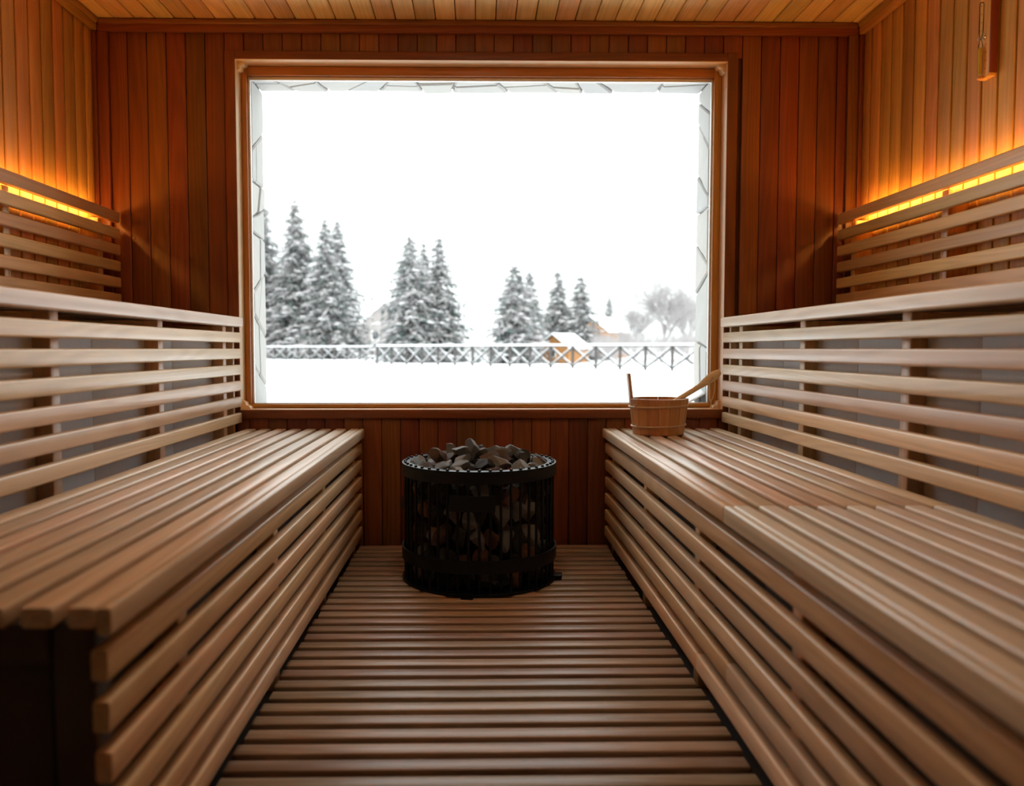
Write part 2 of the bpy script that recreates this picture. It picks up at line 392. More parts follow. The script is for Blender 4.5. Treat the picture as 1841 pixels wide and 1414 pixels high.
# white glazing bead and the pane
for ax, a, b in (('Z', (fx0, 3.690, fz0), (fx0 + 0.008, 3.712, fz1)), ('Z', (fx1 - 0.006, 3.690, fz0), (fx1, 3.712, fz1)),
                 ('X', (fx0 + 0.008, 3.690, fz1 - 0.013), (fx1 - 0.006, 3.712, fz1)), ('X', (fx0 + 0.008, 3.690, fz0), (fx1 - 0.006, 3.712, fz0 + 0.004))):
    bar('glazing_bead', ax, a, b, 'bead', win, 0.002)
obj('pane', boxes('pane', [((fx0 + 0.004, 3.697, fz0 + 0.002), (fx1 - 0.003, 3.703, fz1 - 0.006))]), 'glass', win)
# little mitred corner blocks of pale wood inside the jamb
def corner_block(x, z, sx, sz):
    s = 0.036; V = []
    for y in (3.618, 3.666):
        for (u, v) in ((0, 0), (s, 0), (s * 0.8, 0.012), (0.016, 0.016), (0.012, s * 0.8), (0, s)): V.append((sx * u, y - 3.64, sz * v))
    F = [(0, 1, 2, 3), (0, 3, 4, 5), (9, 8, 7, 6), (11, 10, 9, 6)] + [(i, (i+1) % 6, 6 + (i+1) % 6, 6 + i) for i in range(6)]
    me = me_from('corner_block', V, F); bm = bmesh.new(); bm.from_mesh(me); bmesh.ops.recalc_face_normals(bm, faces=bm.faces); bm.to_mesh(me); bm.free()
    obj('corner_block', me, 'paleX', win, (x, 3.64, z))
corner_block(WX0 + 0.001, WZ1 - 0.001, 1, -1); corner_block(WX1 - 0.001, WZ1 - 0.001, -1, -1)
corner_block(WX0 + 0.001, WZ0 + 0.001, 1, 1); corner_block(WX1 - 0.001, WZ0 + 0.001, -1, 1)

# stone-faced reveal outside the glass
rev = struct('trim_6', boxes('reveal', [((fx0 - 0.05, 3.718, fz0 - 0.03), (fx0 - 0.012, 3.93, 2.13)), ((fx1 + 0.012, 3.718, fz0 - 0.03), (fx1 + 0.055, 3.93, 2.13)),
     ((fx0 - 0.012, 3.718, 2.086), (fx1 + 0.012, 3.93, 2.13)), ((fx0 - 0.012, 3.718, fz0 - 0.045), (fx1 + 0.012, 3.93, fz0 - 0.028))]), 'mortar')
def reveal_stones(axis, lo, hi, surf, sgn):
    rs = random.Random(5 + int(surf * 100)); t = lo; edge0 = (0, 0); ynear, yfar = 3.722, 3.926
    prev = (t, t)
    while t < hi - 0.06:
        w_ = rs.uniform(0.10, 0.30); t2 = min(t + w_, hi); 
        if hi - t2 < 0.08: t2 = hi
        sl = rs.uniform(-0.08, 0.08) if t2 < hi else 0
        cur = (t2 + sl, t2 - sl)
        polys = []
        q = [(prev[0] + 0.004, ynear), (cur[0] - 0.004, ynear), (cur[1] - 0.004, yfar + rs.uniform(-0.006, 0.012)), (prev[1] + 0.004, yfar + rs.uniform(-0.006, 0.012))]
        if rs.random() < 0.6 and t2 - t > 0.13:                       # split by a slanting joint
            m0, m1 = rs.uniform(0.3, 0.7), rs.uniform(0.3, 0.7)
            A = [q[0][i] + (q[3][i] - q[0][i]) * m0 for i in (0, 1)]; B = [q[1][i] + (q[2][i] - q[1][i]) * m1 for i in (0, 1)]
            polys = [[q[0], q[1], (B[0], B[1] - 0.004), (A[0], A[1] - 0.004)], [(A[0], A[1] + 0.004), (B[0], B[1] + 0.004), q[2], q[3]]]
        else: polys = [q]
        for P in polys:
            # roughen each outline by mid points
            out = []
            for i in range(len(P)):
                a, b = P[i], P[(i+1) % len(P)]; out.append(a)
                out.append(((a[0] + b[0]) / 2 + rs.uniform(-0.005, 0.005), (a[1] + b[1]) / 2 + (rs.uniform(-0.004, 0.004) if i != 0 else 0)))
            cx = sum(p[0] for p in out) / len(out); cy = sum(p[1] for p in out) / len(out); th = rs.uniform(0.012, 0.020)
            n = len(out); V = []
            for d, k in ((0, 1.0), (th * 0.6, 1.0), (th, 0.90)):
                for p in out:
                    u, v = cx + (p[0] - cx) * k - cx, cy + (p[1] - cy) * k - cy
                    V.append((u, v, sgn * d) if axis == 'X' else (sgn * d, v, u))
            F = [tuple(range(n)), tuple(2*n + i for i in range(n))] + [(k*n + i, k*n + (i+1) % n, (k+1)*n + (i+1) % n, (k+1)*n + i) for k in (0, 1) for i in range(n)]
            me = me_from('stone', V, F); bm = bmesh.new(); bm.from_mesh(me); bmesh.ops.recalc_face_normals(bm, faces=bm.faces); bm.to_mesh(me); bm.free()
            obj('stone', me, 'stone', rev, (cx, cy, surf) if axis == 'X' else (surf, cy, cx))
        prev = cur; t = t2
reveal_stones('X', fx0 - 0.008, fx1 + 0.008, 2.0855, -1)
reveal_stones('Z', fz0 - 0.02, 2.07, fx0 - 0.0115, 1)
reveal_stones('Z', fz0 - 0.02, 2.07, fx1 + 0.0115, -1)
# snow drifted on the outer sill
V, F = [], []; nx, ny = 60, 10
for i in range(nx + 1):
    for j in range(ny + 1):
        u, v = i / nx, j / ny; X = fx0 + 0.008 + u * (fx1 - fx0 - 0.016); Y = 3.722 + v * 0.225
        h = 0.012 + 0.034 * math.sin(min(1, u * 3.2) * math.pi / 2) * math.sin(v * 2.2) + 0.008 * noise.noise(Vector((X * 2.2, Y * 5, 1)))
        h += 0.06 * max(0, (u - 0.93) / 0.07) ** 1.3 * (1 - 0.4 * v)
        V.append((X, Y, fz0 - 0.028 + max(0.004, h) * (1 - max(0, v - 0.85) * 3)))
for i in range(nx):
    for j in range(ny): a = i * (ny + 1) + j; F.append((a, a + ny + 1, a + ny + 2, a + 1))
sd = obj('snow_drift', me_from('snow_drift', V, F, True), 'snow')
sm = sd.modifiers.new('thickness', 'SOLIDIFY'); sm.thickness = 0.006; sm.offset = -1
tag(sd, 'soft white snow drifted along the outer window sill', 'snow', kind='stuff')

# ------------------------------------------------------------------ added fill lamps in the ceiling, out of view
M['lens'] = emit('fill_lamp_lens', (1.0, 0.80, 0.55), FILL_LAMP)
for y, lab in ((1.50, 'added round fill lamp in the ceiling in the middle of the room'), (2.40, 'added round fill lamp in the ceiling nearest the window')):
    lt = thing('fill_light', (0.03, y, ZC), lab, 'lamp', 'added ceiling fill lamps')
    obj('trim_ring', ring_mesh(0.056, 0.078, -0.008, -0.0005, 36), 'steel', lt, (0.03, y, ZC))
    obj('lens', lathe([(0.001, -0.0062), (0.055, -0.0062), (0.055, -0.001), (0.001, -0.001)], 32), 'lens', lt, (0.03, y, ZC))

# ------------------------------------------------------------------ benches
ZS, ZU = 0.515, 1.000
YE = 3.572                                              # far end of all benches
def lower_bench(side, y0, label, joints):
    s = -1 if side == 'L' else 1
    xf = -0.497 if s < 0 else 0.546                     # front of the nosing
    P = lambda d, y, z: (xf + s * d, y, z)              # d = depth from the nosing front
    b = thing('sauna_bench', (xf + s * 0.27, (y0 + YE) / 2, ZF), label, 'bench')
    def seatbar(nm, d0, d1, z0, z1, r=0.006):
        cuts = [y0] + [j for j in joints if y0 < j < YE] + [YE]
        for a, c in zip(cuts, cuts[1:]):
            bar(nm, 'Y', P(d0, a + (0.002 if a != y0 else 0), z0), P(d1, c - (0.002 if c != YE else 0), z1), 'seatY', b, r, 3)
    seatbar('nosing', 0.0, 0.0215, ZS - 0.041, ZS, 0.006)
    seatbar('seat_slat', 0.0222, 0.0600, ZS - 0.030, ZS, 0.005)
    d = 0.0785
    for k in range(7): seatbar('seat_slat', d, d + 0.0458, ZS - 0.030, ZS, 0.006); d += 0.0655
    for k in range(6):                                  # front slats
        zt = ZS - 0.0640 - k * 0.0735; off = random.uniform(-0.006, 0.006)
        cuts = [y0 + (0.012 if s < 0 else 0) + off, YE - 0.004]
        if s > 0 and k in (4, 5): cuts.insert(1, 1.80 if k == 4 else 2.05)
        for a, c in zip(cuts, cuts[1:]):
            bar('front_slat', 'Y', P(0.012, a + 0.001, zt - 0.045), P(0.036, c - 0.001, zt), 'benchY', b, 0.004)
    ys = [3.50, 2.82, 2.14, 1.46, 0.78, 0.10, -0.58]
    for y in ys:
        if y < y0 + 0.08: continue
        bar('post', 'Z', P(0.0365, y - 0.0225, ZF), P(0.081, y + 0.0225, ZS - 0.0310), 'benchZ', b, 0.003)
        bar('bearer', 'X', P(0.0815, y - 0.02, ZS - 0.090), P(0.545, y + 0.02, ZS - 0.0310), 'benchX', b, 0.003)
    if s < 0: bar('post', 'Z', P(0.0365, y0 + 0.028, ZF), P(0.095, y0 + 0.073, ZS - 0.0310), 'shaded_end', b, 0.003)
    y = YE - 0.002; k = 0
    while y > y0 + 0.08:
        a = max(y0 + 0.06, y - 0.60)
        bar('panel', 'Z', P(0.086, a + 0.001, ZF + 0.001), P(0.094, y - 0.001, ZS - 0.095), 'gap_shade_panel', b, 0.001); y -= 0.60
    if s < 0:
        bar('end_panel', 'Z', P(0.110, y0 + 0.050, ZF + 0.001), P(0.545, y0 + 0.062, ZS - 0.0310), 'shaded_end', b, 0.001)
        bar('end_rail', 'X', P(0.100, y0 + 0.026, ZS - 0.090), P(0.545, y0 + 0.048, ZS - 0.0310), 'shaded_end', b, 0.003)
    return b
lower_bench('L', 1.098, 'low slatted timber bench left of the black heater, its shaded panelled end towards us', [])
lower_bench('R', YF + 0.02, 'low slatted timber bench right of the heater, carrying the wooden bucket', [1.801])

def upper_bench(side, y0, label):
    s = -1 if side == 'L' else 1
    xr = -1.029 if s < 0 else 1.071                     # face of the riser slats
    P = lambda d, y, z: (xr + s * d, y, z)
    wall = XL if s < 0 else XR
    b = thing('sauna_bench', (xr + s * 0.3, (y0 + YE) / 2, ZF), label, 'bench')
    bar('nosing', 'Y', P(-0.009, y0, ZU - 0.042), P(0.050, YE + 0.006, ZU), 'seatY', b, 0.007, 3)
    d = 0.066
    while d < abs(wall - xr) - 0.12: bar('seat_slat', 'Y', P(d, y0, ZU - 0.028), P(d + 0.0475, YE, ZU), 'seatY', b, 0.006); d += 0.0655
    for k in range(6):
        zt = ZU - 0.0655 - k * 0.0697
        bar('riser_slat', 'Y', P(0, y0 + random.uniform(0, 0.01), zt - 0.044), P(0.024, YE - random.uniform(0, 0.004), zt), 'benchY', b, 0.006, 3)
    ys = ([3.42, 2.735, 2.055] if s < 0 else [3.40, 2.75, 2.08]) + [1.38, 0.70, 0.02, -0.66]
    for y in ys + [3.545]:
        if y < y0: continue
        bar('post', 'Z', P(0.0245, y - (0.0225 if y < 3.5 else 0.012), ZF), P(0.0690, y + (0.0225 if y < 3.5 else 0.012), ZU - 0.0430), 'benchZ', b, 0.003)
        bar('bearer', 'X', P(0.0695, y - 0.012, ZU - 0.090), P(abs(wall - xr) - 0.02, y + 0.012, ZU - 0.0430), 'benchX', b, 0.003)
    j = ([2.955, 2.345] if s < 0 else [3.036, 2.437, 1.836]); c = [YE - 0.004] + j
    while c[-1] - 0.605 > y0: c.append(c[-1] - 0.605)
    c.append(y0)
    for a, e in zip(c, c[1:]): bar('panel', 'Z', P(0.0695, e + 0.0012, 0.02), P(0.0780, a - 0.0012, ZU - 0.0430 - 0.05), 'panel', b, 0.001)
    return b
upper_bench('L', YF + 0.02, 'high timber bench against the left wall, its slatted riser backed with grey panels')
upper_bench('R', YF + 0.02, 'high timber bench against the right wall under the sand timer, slatted riser with grey panels')

def backrest(side, label):
    s = -1 if side == 'L' else 1
    xf = -1.538 if s < 0 else 1.566; wall = XL if s < 0 else XR
    P = lambda d, y, z: (xf + s * d, y, z); y0 = YF + 0.02
    b = thing('backrest', (xf, 1.3, ZU), label, 'backrest')
    bar('top_rail', 'Y', P(0, y0, 1.404), P(0.026, YE, 1.450), 'backY', b, 0.005, 3)
    for k in range(5):
        zt = 1.379 - 0.0695 * k; bar('slat', 'Y', P(0, y0, zt - 0.044), P(0.024, YE, zt), 'backY', b, 0.005, 3)
    dw = abs(wall - xf)
    for y in [3.475, 2.795, 2.115, 1.435, 0.755, 0.075, -0.605]:
        yy = y - (0.03 if s < 0 else 0)
        bar('batten', 'Z', P(0.0265, yy - 0.02, ZU + 0.03), P(dw - 0.001, yy + 0.02, 1.404), 'backZ', b, 0.003)
    bar('light_baffle', 'Y', P(0.0265, 1.15, 1.3775), P(dw - 0.014, YE - 0.06, 1.3835), 'backY', b, 0.001)  # added unseen baffle, keeps LED light off the lower slat gaps
    bar('light_strip', 'Y', P(dw - 0.042, 1.15, 1.429), P(dw - 0.033, YE - 0.06, 1.441), 'led', b, 0.001)
    return b
backrest('L', 'slatted timber backrest glowing amber along the left wall')
backrest('R', 'slatted timber backrest glowing amber along the right wall')

# ------------------------------------------------------------------ duckboard floor
db = thing('duckboard', (0.02, 1.3, ZF), 'dark worn slatted duckboard covering the aisle floor between the benches', 'floor grating')
y = 3.560; k = 0
while y > YF + 0.1:
    bar('slat', 'X', (-0.522 + random.uniform(-0.004, 0.004), y - 0.0450, -0.022), (0.565 + random.uniform(-0.004, 0.004), y, 0.0), 'matX', db, 0.003)
    y -= 0.0695
for X in (-0.42, -0.13, 0.17, 0.46): bar('runner', 'Y', (X - 0.02, YF + 0.1, ZF + 0.0005), (X + 0.02, 3.56, -0.0225), 'matY', db, 0.002)

# ------------------------------------------------------------------ heater
HX, HY, HR = 0.004, 3.085, 0.288
ht = thing('sauna_heater', (HX, HY, 0), 'round black iron basket heater full of rocks on the slatted floor', 'heater')
def hpart(nm, me, mat): return obj(nm, me, mat, ht, (HX, HY, 0))
hpart('rim', ring_mesh(HR - 0.030, HR + 0.003, 0.432, 0.440, 72), 'iron')
hpart('rim_band', ring_mesh(HR - 0.003, HR + 0.003, 0.396, 0.4315, 72), 'iron')
hpart('lower_band', ring_mesh(HR - 0.001, HR + 0.005, 0.082, 0.128, 72), 'iron')
hpart('inner_core', lathe([(0.001, 0.012), (0.19, 0.012), (0.19, 0.36), (0.001, 0.36)], 32), 'core')
hpart('base_tray', lathe([(0.001, 0.001), (HR + 0.004, 0.001), (HR + 0.005, 0.006), (HR + 0.003, 0.011), (0.001, 0.011)], 64), 'iron')
rod = tube([(0, 0, 0.008), (0, 0, 0.441)], 0.0050, 8)
rod.materials.append(M['iron']); peg = lathe([(0.0, 0.006), (0.004, 0.005), (0.0062, 0.0), (0.0062, -0.001)], 8); peg.materials.append(M['iron'])
NR = 46
for i in range(NR):
    t = 2 * math.pi * (i + 0.5) / NR
    o = obj('bar', rod, None, ht, (HX + (HR - 0.009) * math.cos(t), HY + (HR - 0.009) * math.sin(t), 0))
    obj('peg', peg, None, o, (HX + (HR - 0.009) * math.cos(t), HY + (HR - 0.009) * math.sin(t), 0.4412))
for a in (-9, 140, 262): 
    t = R(a); o = obj('foot', bar_mesh('X', 0.05, 0.045, 0.016, 'iron', 0.003), None, ht, (HX + (HR + 0.002) * math.cos(t), HY + (HR + 0.002) * math.sin(t), 0.0085), (0, 0, t))
hpart('plate', ring_mesh(HR - 0.002, HR + 0.004, 0.300, 0.356, 14, R(270 - 21), R(270 + 11)), 'iron')

def rock_mesh(seed, sub=3, planes=10):
    rs = random.Random(seed); bm = bmesh.new(); bmesh.ops.create_icosphere(bm, subdivisions=sub, radius=1.0)
    pl = []
    for _ in range(planes):
        n = Vector((rs.gauss(0, 1), rs.gauss(0, 1), rs.gauss(0, 1))).normalized(); pl.append((n, rs.uniform(0.30, 0.66)))
    sh = Vector((seed * 3.1, seed * 1.7, 0))
    for v in bm.verts:
        for _ in range(3):
            for n, d in pl:
                e = v.co.dot(n) - d
                if e > 0: v.co -= n * e
        v.co += v.co.normalized() * (0.07 * noise.noise(v.co * 2.2 + sh) + 0.05 * noise.noise(v.co * 6 + sh) + 0.02 * noise.noise(v.co * 14 + sh))
    lo = [min(v.co[i] for v in bm.verts) for i in range(3)]; hi = [max(v.co[i] for v in bm.verts) for i in range(3)]
    for v in bm.verts:
        for i in range(3): v.co[i] = (v.co[i] - (lo[i] + hi[i]) / 2) / (hi[i] - lo[i])
    me = bpy.data.meshes.new('rock'); bm.to_mesh(me); bm.free()
    for p in me.polygons: p.use_smooth = True
    me.set_sharp_from_angle(angle=R(16)); return me
ORDN = ['first', 'second', 'third', 'fourth', 'fifth', 'sixth', 'seventh', 'eighth', 'ninth', 'tenth', 'eleventh', 'twelfth', 'thirteenth', 'fourteenth',
        'fifteenth', 'sixteenth', 'seventeenth', 'eighteenth', 'nineteenth', 'twentieth']
ROCKS = {}
def rock_obj(seed, mat, loc, size, rot, label, group):
    k = (seed % 18, mat)
    if k not in ROCKS: me = rock_mesh(seed % 18 + 40); me.materials.append(M[mat]); ROCKS[k] = me
    o = obj('heater_stone', ROCKS[k], None, None, loc); o.scale = size; o.rotation_euler = rot
    return tag(o, label, 'stone', group)
HUE = {'rust_rock': 'rusty brown', 'brown_rock': 'brown', 'grey_rock': 'grey', 'dark_rock': 'dark grey'}
rs = random.Random(3)
# rocks standing behind the bars: rough courses round the basket
COURSE = ['lowest course', 'second lowest course', 'middle course', 'second highest course', 'highest course']
for c, (z0, z1) in enumerate(((0.013, 0.082), (0.080, 0.152), (0.150, 0.235), (0.233, 0.312), (0.308, 0.394))):
    n = (25, 23, 26, 24, 25)[c]; ph = rs.random(); row = []
    for i in range(n):
        t = (2 * math.pi * (i + ph + rs.uniform(-0.20, 0.20)) / n) % (2 * math.pi)
        row.append((t, rs.random(), rs.random()))
    row = [q for q in row if math.sin(q[0]) < 0.32]                   # the far side is hidden behind the core
    front = sorted([t for t, _, _ in row], key=math.cos)
    for t, u, v in row:
        wd = 2 * math.pi * 0.240 / n * rs.uniform(0.85, 1.25); h = (z1 - z0) * rs.uniform(0.85, 1.25)
        mat = 'rust_rock' if u < 0.13 else 'brown_rock' if u < 0.24 else 'grey_rock' if u < 0.52 else 'dark_rock'
        rr = 0.238 + rs.uniform(-0.010, 0.003); dp = rs.uniform(0.060, 0.074)
        zz = (z0 + z1) / 2 + (rs.uniform(-0.014, 0.014) if 0 < c < 4 else 0)
        if c == 0: h = min(h, 0.075)
        if c == 4: h = min(h, 0.090)
        lab = '%s rock, %s from left in the heater\'s %s' % (HUE[mat].split()[-1], ORDN[front.index(t)], COURSE[c])
        rock_obj(rs.randrange(99), mat, (HX + rr * math.cos(t), HY + rr * math.sin(t), zz), (dp, wd, h), (rs.uniform(-0.3, 0.3), rs.uniform(-0.08, 0.08), t), lab, 'rocks behind the heater bars')
# one rusty rock poking out between the bars
t = R(186); rock_obj(5, 'rust_rock', (HX + 0.264 * math.cos(t), HY + 0.264 * math.sin(t), 0.292), (0.075, 0.036, 0.055), (0.2, 0.1, t), 'rusty rock poking out between the bars on the heater side towards the left bench', None)
# heap on top
def top_rock(seed, mat, px, py, zt, size, rot, label, group=None):
    rock_obj(seed, mat, (HX + px, HY + py, zt - size[2] * 0.5), size, rot, label, group)
RING = ['inner ring', 'middle ring', 'outer ring']
for ring, (rad, n, zt) in enumerate(((0.100, 9, 0.480), (0.166, 15, 0.467), (0.234, 24, 0.454))):
    row = [2 * math.pi * (i + rs.uniform(-0.20, 0.20) + ring * 0.37) / n % (2 * math.pi) for i in range(n)]
    fr = sorted([t for t in row if t >= math.pi], key=math.cos); bk_ = sorted([t for t in row if t < math.pi], key=math.cos)
    for t in row:
        wd = 2 * math.pi * rad / n * rs.uniform(0.9, 1.3)
        u = rs.random(); mat = 'brown_rock' if u < 0.26 else 'grey_rock' if u < 0.86 else 'dark_rock'
        half, lst = ('front', fr) if t in fr else ('far', bk_)
        lab = '%s rock, %s from left in the heater heap\'s %s, %s half' % (HUE[mat], ORDN[lst.index(t)], RING[ring], half)
        top_rock(rs.randrange(99), mat, rad * math.cos(t), rad * math.sin(t), zt + rs.uniform(-0.014, 0.016), (rs.uniform(0.052, 0.072), wd, rs.uniform(0.050, 0.080)), (rs.uniform(-0.5, 0.5), rs.uniform(-0.45, 0.45), t), lab, 'rocks heaped on the heater')
top_rock(3, 'grey_rock', -0.022, 0.035, 0.515, (0.072, 0.062, 0.085), (0.1, 0.35, 0.6), 'pointed grey rock at the very peak of the heap on the heater')
top_rock(8, 'grey_rock', -0.066, -0.005, 0.505, (0.082, 0.068, 0.066), (0.3, 0.1, 0.2), 'blocky grey rock just left of the peak rock on the heater')
top_rock(11, 'brown_rock', 0.058, -0.055, 0.494, (0.120, 0.075, 0.070), (0.25, 0.12, -0.25), 'big brown wedge of rock in front and right of the peak on the heater')
top_rock(6, 'grey_rock', 0.128, 0.055, 0.500, (0.095, 0.070, 0.064), (0.1, -0.3, 0.5), 'grey rock on the heap between the brown wedge and the far rim')
top_rock(9, 'brown_rock', -0.150, -0.030, 0.489, (0.085, 0.075, 0.062), (0.3, 0.3, 1.0), 'brown rock with a peaked top on the heap towards the left bench')
for i, (px, py, zt) in enumerate(((0.02, -0.02, 0.492), (-0.10, 0.06, 0.494), (0.0, 0.10, 0.492), (-0.06, -0.10, 0.488))):
    top_rock(20 + i, 'grey_rock' if i % 2 else 'dark_rock', px, py, zt, (0.07, 0.06, 0.06), (0.4 * i, 0.3, 1.1 * i), ('dark rock wedged under the peak at the heart of the heap', 'grey rock leaning at the far left of the peak rock', 'dark rock behind the peak of the heap', 'grey rock in front and left of the blocky rock on the heap')[i])

# ------------------------------------------------------------------ bucket and ladle
BX, BY = 0.742, 3.345
bk = thing('bucket', (BX, BY, ZS), 'round wooden sauna bucket with one tall stave on the right bench', 'bucket')
r_bot, r_top, bh = 0.103, 0.121, 0.146
def stave(a0, a1, ztop, th=0.013):
    V, n = [], 4
    for z in (0.0005, ztop):
        ro = r_bot + (r_top - r_bot) * z / bh
        for i in range(n + 1):
            t = a0 + (a1 - a0) * i / n
            for rr in (ro - th, ro): V.append((rr * math.cos(t), rr * math.sin(t), z))
    m = 2 * (n + 1); F = []
    for i in range(n):
        a = 2 * i; F += [(a, a + 1, a + 3, a + 2), (m + a, m + a + 2, m + a + 3, m + a + 1), (a + 1, m + a + 1, m + a + 3, a + 3), (a, a + 2, m + a + 2, m + a)]
    F += [(0, m, m + 1, 1), (2*n, 2*n + 1, m + 2*n + 1, m + 2*n)]
    me = me_from('stave', V, F); bm = bmesh.new(); bm.from_mesh(me); bmesh.ops.recalc_face_normals(bm, faces=bm.faces)
    bmesh.ops.bevel(bm, geom=[e for e in bm.edges if e.calc_face_angle(0) > 1.0], offset=0.0012, segments=1, affect='EDGES')
    bm.to_mesh(me); bm.free(); return me
NS = 16
for i in range(NS):
    a0 = 2 * math.pi * (i - 0.5) / NS + 0.004; a1 = 2 * math.pi * (i + 0.5) / NS - 0.004
    if i == 8: o = obj('handle_stave', stave(a0 + 0.02, a1 - 0.02, 0.248, 0.012), 'bucketZ', bk, (BX, BY, ZS)); o['label'] = 'tall handle stave'
    else: obj('stave', stave(a0, a1, bh), 'bucketZ', bk, (BX, BY, ZS))
obj('bucket_bottom', lathe([(0.001, 0.012), (r_bot - 0.012, 0.012), (r_bot - 0.012, 0.022), (0.001, 0.022)], 32), 'bucketX', bk, (BX, BY, ZS))
for z in (0.036, 0.116):
    ro = r_bot + (r_top - r_bot) * z / bh + 0.0015
    obj('hoop', tube([(ro * math.cos(2*math.pi*i/40), ro * math.sin(2*math.pi*i/40), z + 0.004 * math.cos(2*math.pi*i/40)) for i in range(40)], 0.0042, 8, True), 'hoop', bk, (BX, BY, ZS))
    obj('hoop_lock', bar_mesh('Z', 0.018, 0.012, 0.010, 'hoop', 0.003), None, bk, (BX - ro * math.cos(0.5) , BY - ro * math.sin(0.5), ZS + z))
# ladle leaning out of the bucket
L0 = Vector((0.700, 3.350, 0.580)); L1 = Vector((0.993, 3.345, 0.760))
ld = thing('ladle', (L0.x, L0.y, ZS + 0.03), 'pale wooden ladle leaning out of the bucket, cord loop hanging from its handle', 'ladle')
dv = (L1 - L0).normalized(); N = 14; path, rad = [], []
Llen = (L1 - L0).length
for i in range(N + 1):
    u = i / N; p = L0 + dv * Llen * u; p.z += 0.010 * max(0, u - 0.7) / 0.3
    if u < 0.72: wv, th = 0.0095 + 0.002 * u, 0.0085
    else: k = (u - 0.72) / 0.28; wv = 0.0110 + 0.0085 * math.sin(min(1, k * 1.5) * math.pi / 2); th = 0.0085 - 0.001 * k
    if u > 0.97: wv *= 0.62
    path.append(p); rad.append((wv, th))
obj('handle', tube(path, rad, 12), 'paleX', ld)
bw = lathe([(0.001, -0.026), (0.024, -0.022), (0.037, -0.006), (0.040, 0.016), (0.036, 0.016), (0.033, -0.004), (0.020, -0.017), (0.001, -0.020)], 28)
obj('bowl', bw, 'bucketZ', ld, L0 + Vector((-0.018, 0, -0.012)), (0, R(-20), 0))
hp = L0 + dv * Llen * 0.90 + Vector((0, 0, 0.004))
loop = []
for i in range(22):
    t = 2 * math.pi * i / 22; loop.append(hp + Vector((0.0105 * math.sin(t) - 0.004 * (1 - math.cos(t)), -0.011 - 0.0015 * math.sin(t), -0.046 + 0.048 * math.cos(t))))
obj('cord', tube(loop, 0.0017, 7, True), 'cord', ld)
kn = hp + Vector((-0.008, -0.011, -0.096))
obj('cord_knot', rock_mesh(77, 2, 3), 'cord', ld, kn).scale = (0.010, 0.009, 0.011)
obj('cord_tail', tube([kn, kn + Vector((0.002, 0, -0.010)), kn + Vector((-0.001, 0.001, -0.020)), kn + Vector((0.005, 0, -0.030))], [0.002, 0.0017, 0.0017, 0.0022], 7), 'cord', ld)

# ------------------------------------------------------------------ sand timer on the right wall
ty0, ty1, tz0, tz1 = 2.652, 2.708, 1.742, 2.06
tm = thing('sand_timer', (XR, (ty0 + ty1) / 2, tz0), 'wooden sand timer with yellow sand mounted high on the right wall', 'sand timer')
fxm = XR - 0.024
bar('back_board', 'Z', (fxm, ty0, tz0), (XR - 0.0005, ty1, tz1), 'wallZ', tm, 0.003)
bar('shaded_side_strip', 'Z', (fxm - 0.002, ty0 - 0.006, tz0 + 0.008), (XR - 0.001, ty0 - 0.0003, tz1), 'cedarZ', tm, 0.001)  # dark strip painted in as the shaded near side of the board
tyc, txc = ty0 + 0.034, fxm - 0.009
zn = 1.868
gp = [(0.0, -0.118), (0.0055, -0.116), (0.0068, -0.106), (0.0068, -0.020), (0.0035, -0.006), (0.0015, 0), (0.0035, 0.006), (0.0068, 0.020), (0.0068, 0.106), (0.0055, 0.116), (0.0, 0.118)]
def clear():
    t = NT('clear_tube'); tr = t.n('BsdfTransparent'); gl = t.n('BsdfGlossy'); gl.inputs['Roughness'].default_value = 0.05
    fr = t.n('Fresnel'); fr.inputs['IOR'].default_value = 1.45; mx = t.n('MixShader')
    t.l(fr.outputs[0], mx.inputs[0]); t.l(tr.outputs[0], mx.inputs[1]); t.l(gl.outputs[0], mx.inputs[2]); t.l(mx.outputs[0], t.out.inputs[0]); return t.m
M['tube'] = clear()
obj('glass_tube', lathe(gp, 16), 'tube', tm, (txc, tyc, zn))
obj('sand', lathe([(0.0, -0.114), (0.0050, -0.113), (0.0060, -0.105), (0.0060, -0.030), (0.0, -0.026)], 16), 'sand', tm, (txc, tyc, zn))
obj('clip', tube([(0.0085 * math.cos(2*math.pi*i/14), 0.0085 * math.sin(2*math.pi*i/14), 0.002 * math.sin(4*math.pi*i/14)) for i in range(14)], 0.0018, 6, True), 'steel', tm, (txc, tyc, zn))
obj('clip_screw', lathe([(0.0, 0.005), (0.004, 0.004), (0.005, 0), (0.0, 0)], 10), 'steel', tm, (fxm - 0.0004, tyc - 0.009, zn + 0.004), (0, R(-90), 0))
obj('tube_holder', bar_mesh('Z', 0.010, 0.018, 0.018, 'wallZ', 0.003), None, tm, (txc, tyc, zn - 0.1235))
for k in range(9):
    z = zn - 0.098 + k * 0.026
    obj('scale_mark', bar_mesh('Y', 0.006, 0.0008, 0.0018, 'ink', 0.0002, 1), None, tm, (fxm - 0.0003, tyc + (-0.0135 if k < 4 else 0.0145), z))

# ------------------------------------------------------------------ outdoors
ZG = -0.07
V, F = [], []; gx, gy = 60, 60
for i in range(gx + 1):
    for j in range(gy + 1):
        X = -130 + 260 * i / gx; Y = 3.95 + (j / gy) ** 2 * 260
        h = 0.05 * noise.noise(Vector((X * 0.12, Y * 0.12, 0))) * min(1, (Y - 3.9) / 8)
        V.append((X, Y, ZG + h - 0.03 + max(0, Y - 110) * 0.012))
for i in range(gx):
    for j in range(gy): a = i * (gy + 1) + j; F.append((a, a + gy + 1, a + gy + 2, a + 1))
g = struct('ground', me_from('ground', V, F, True), 'snow')

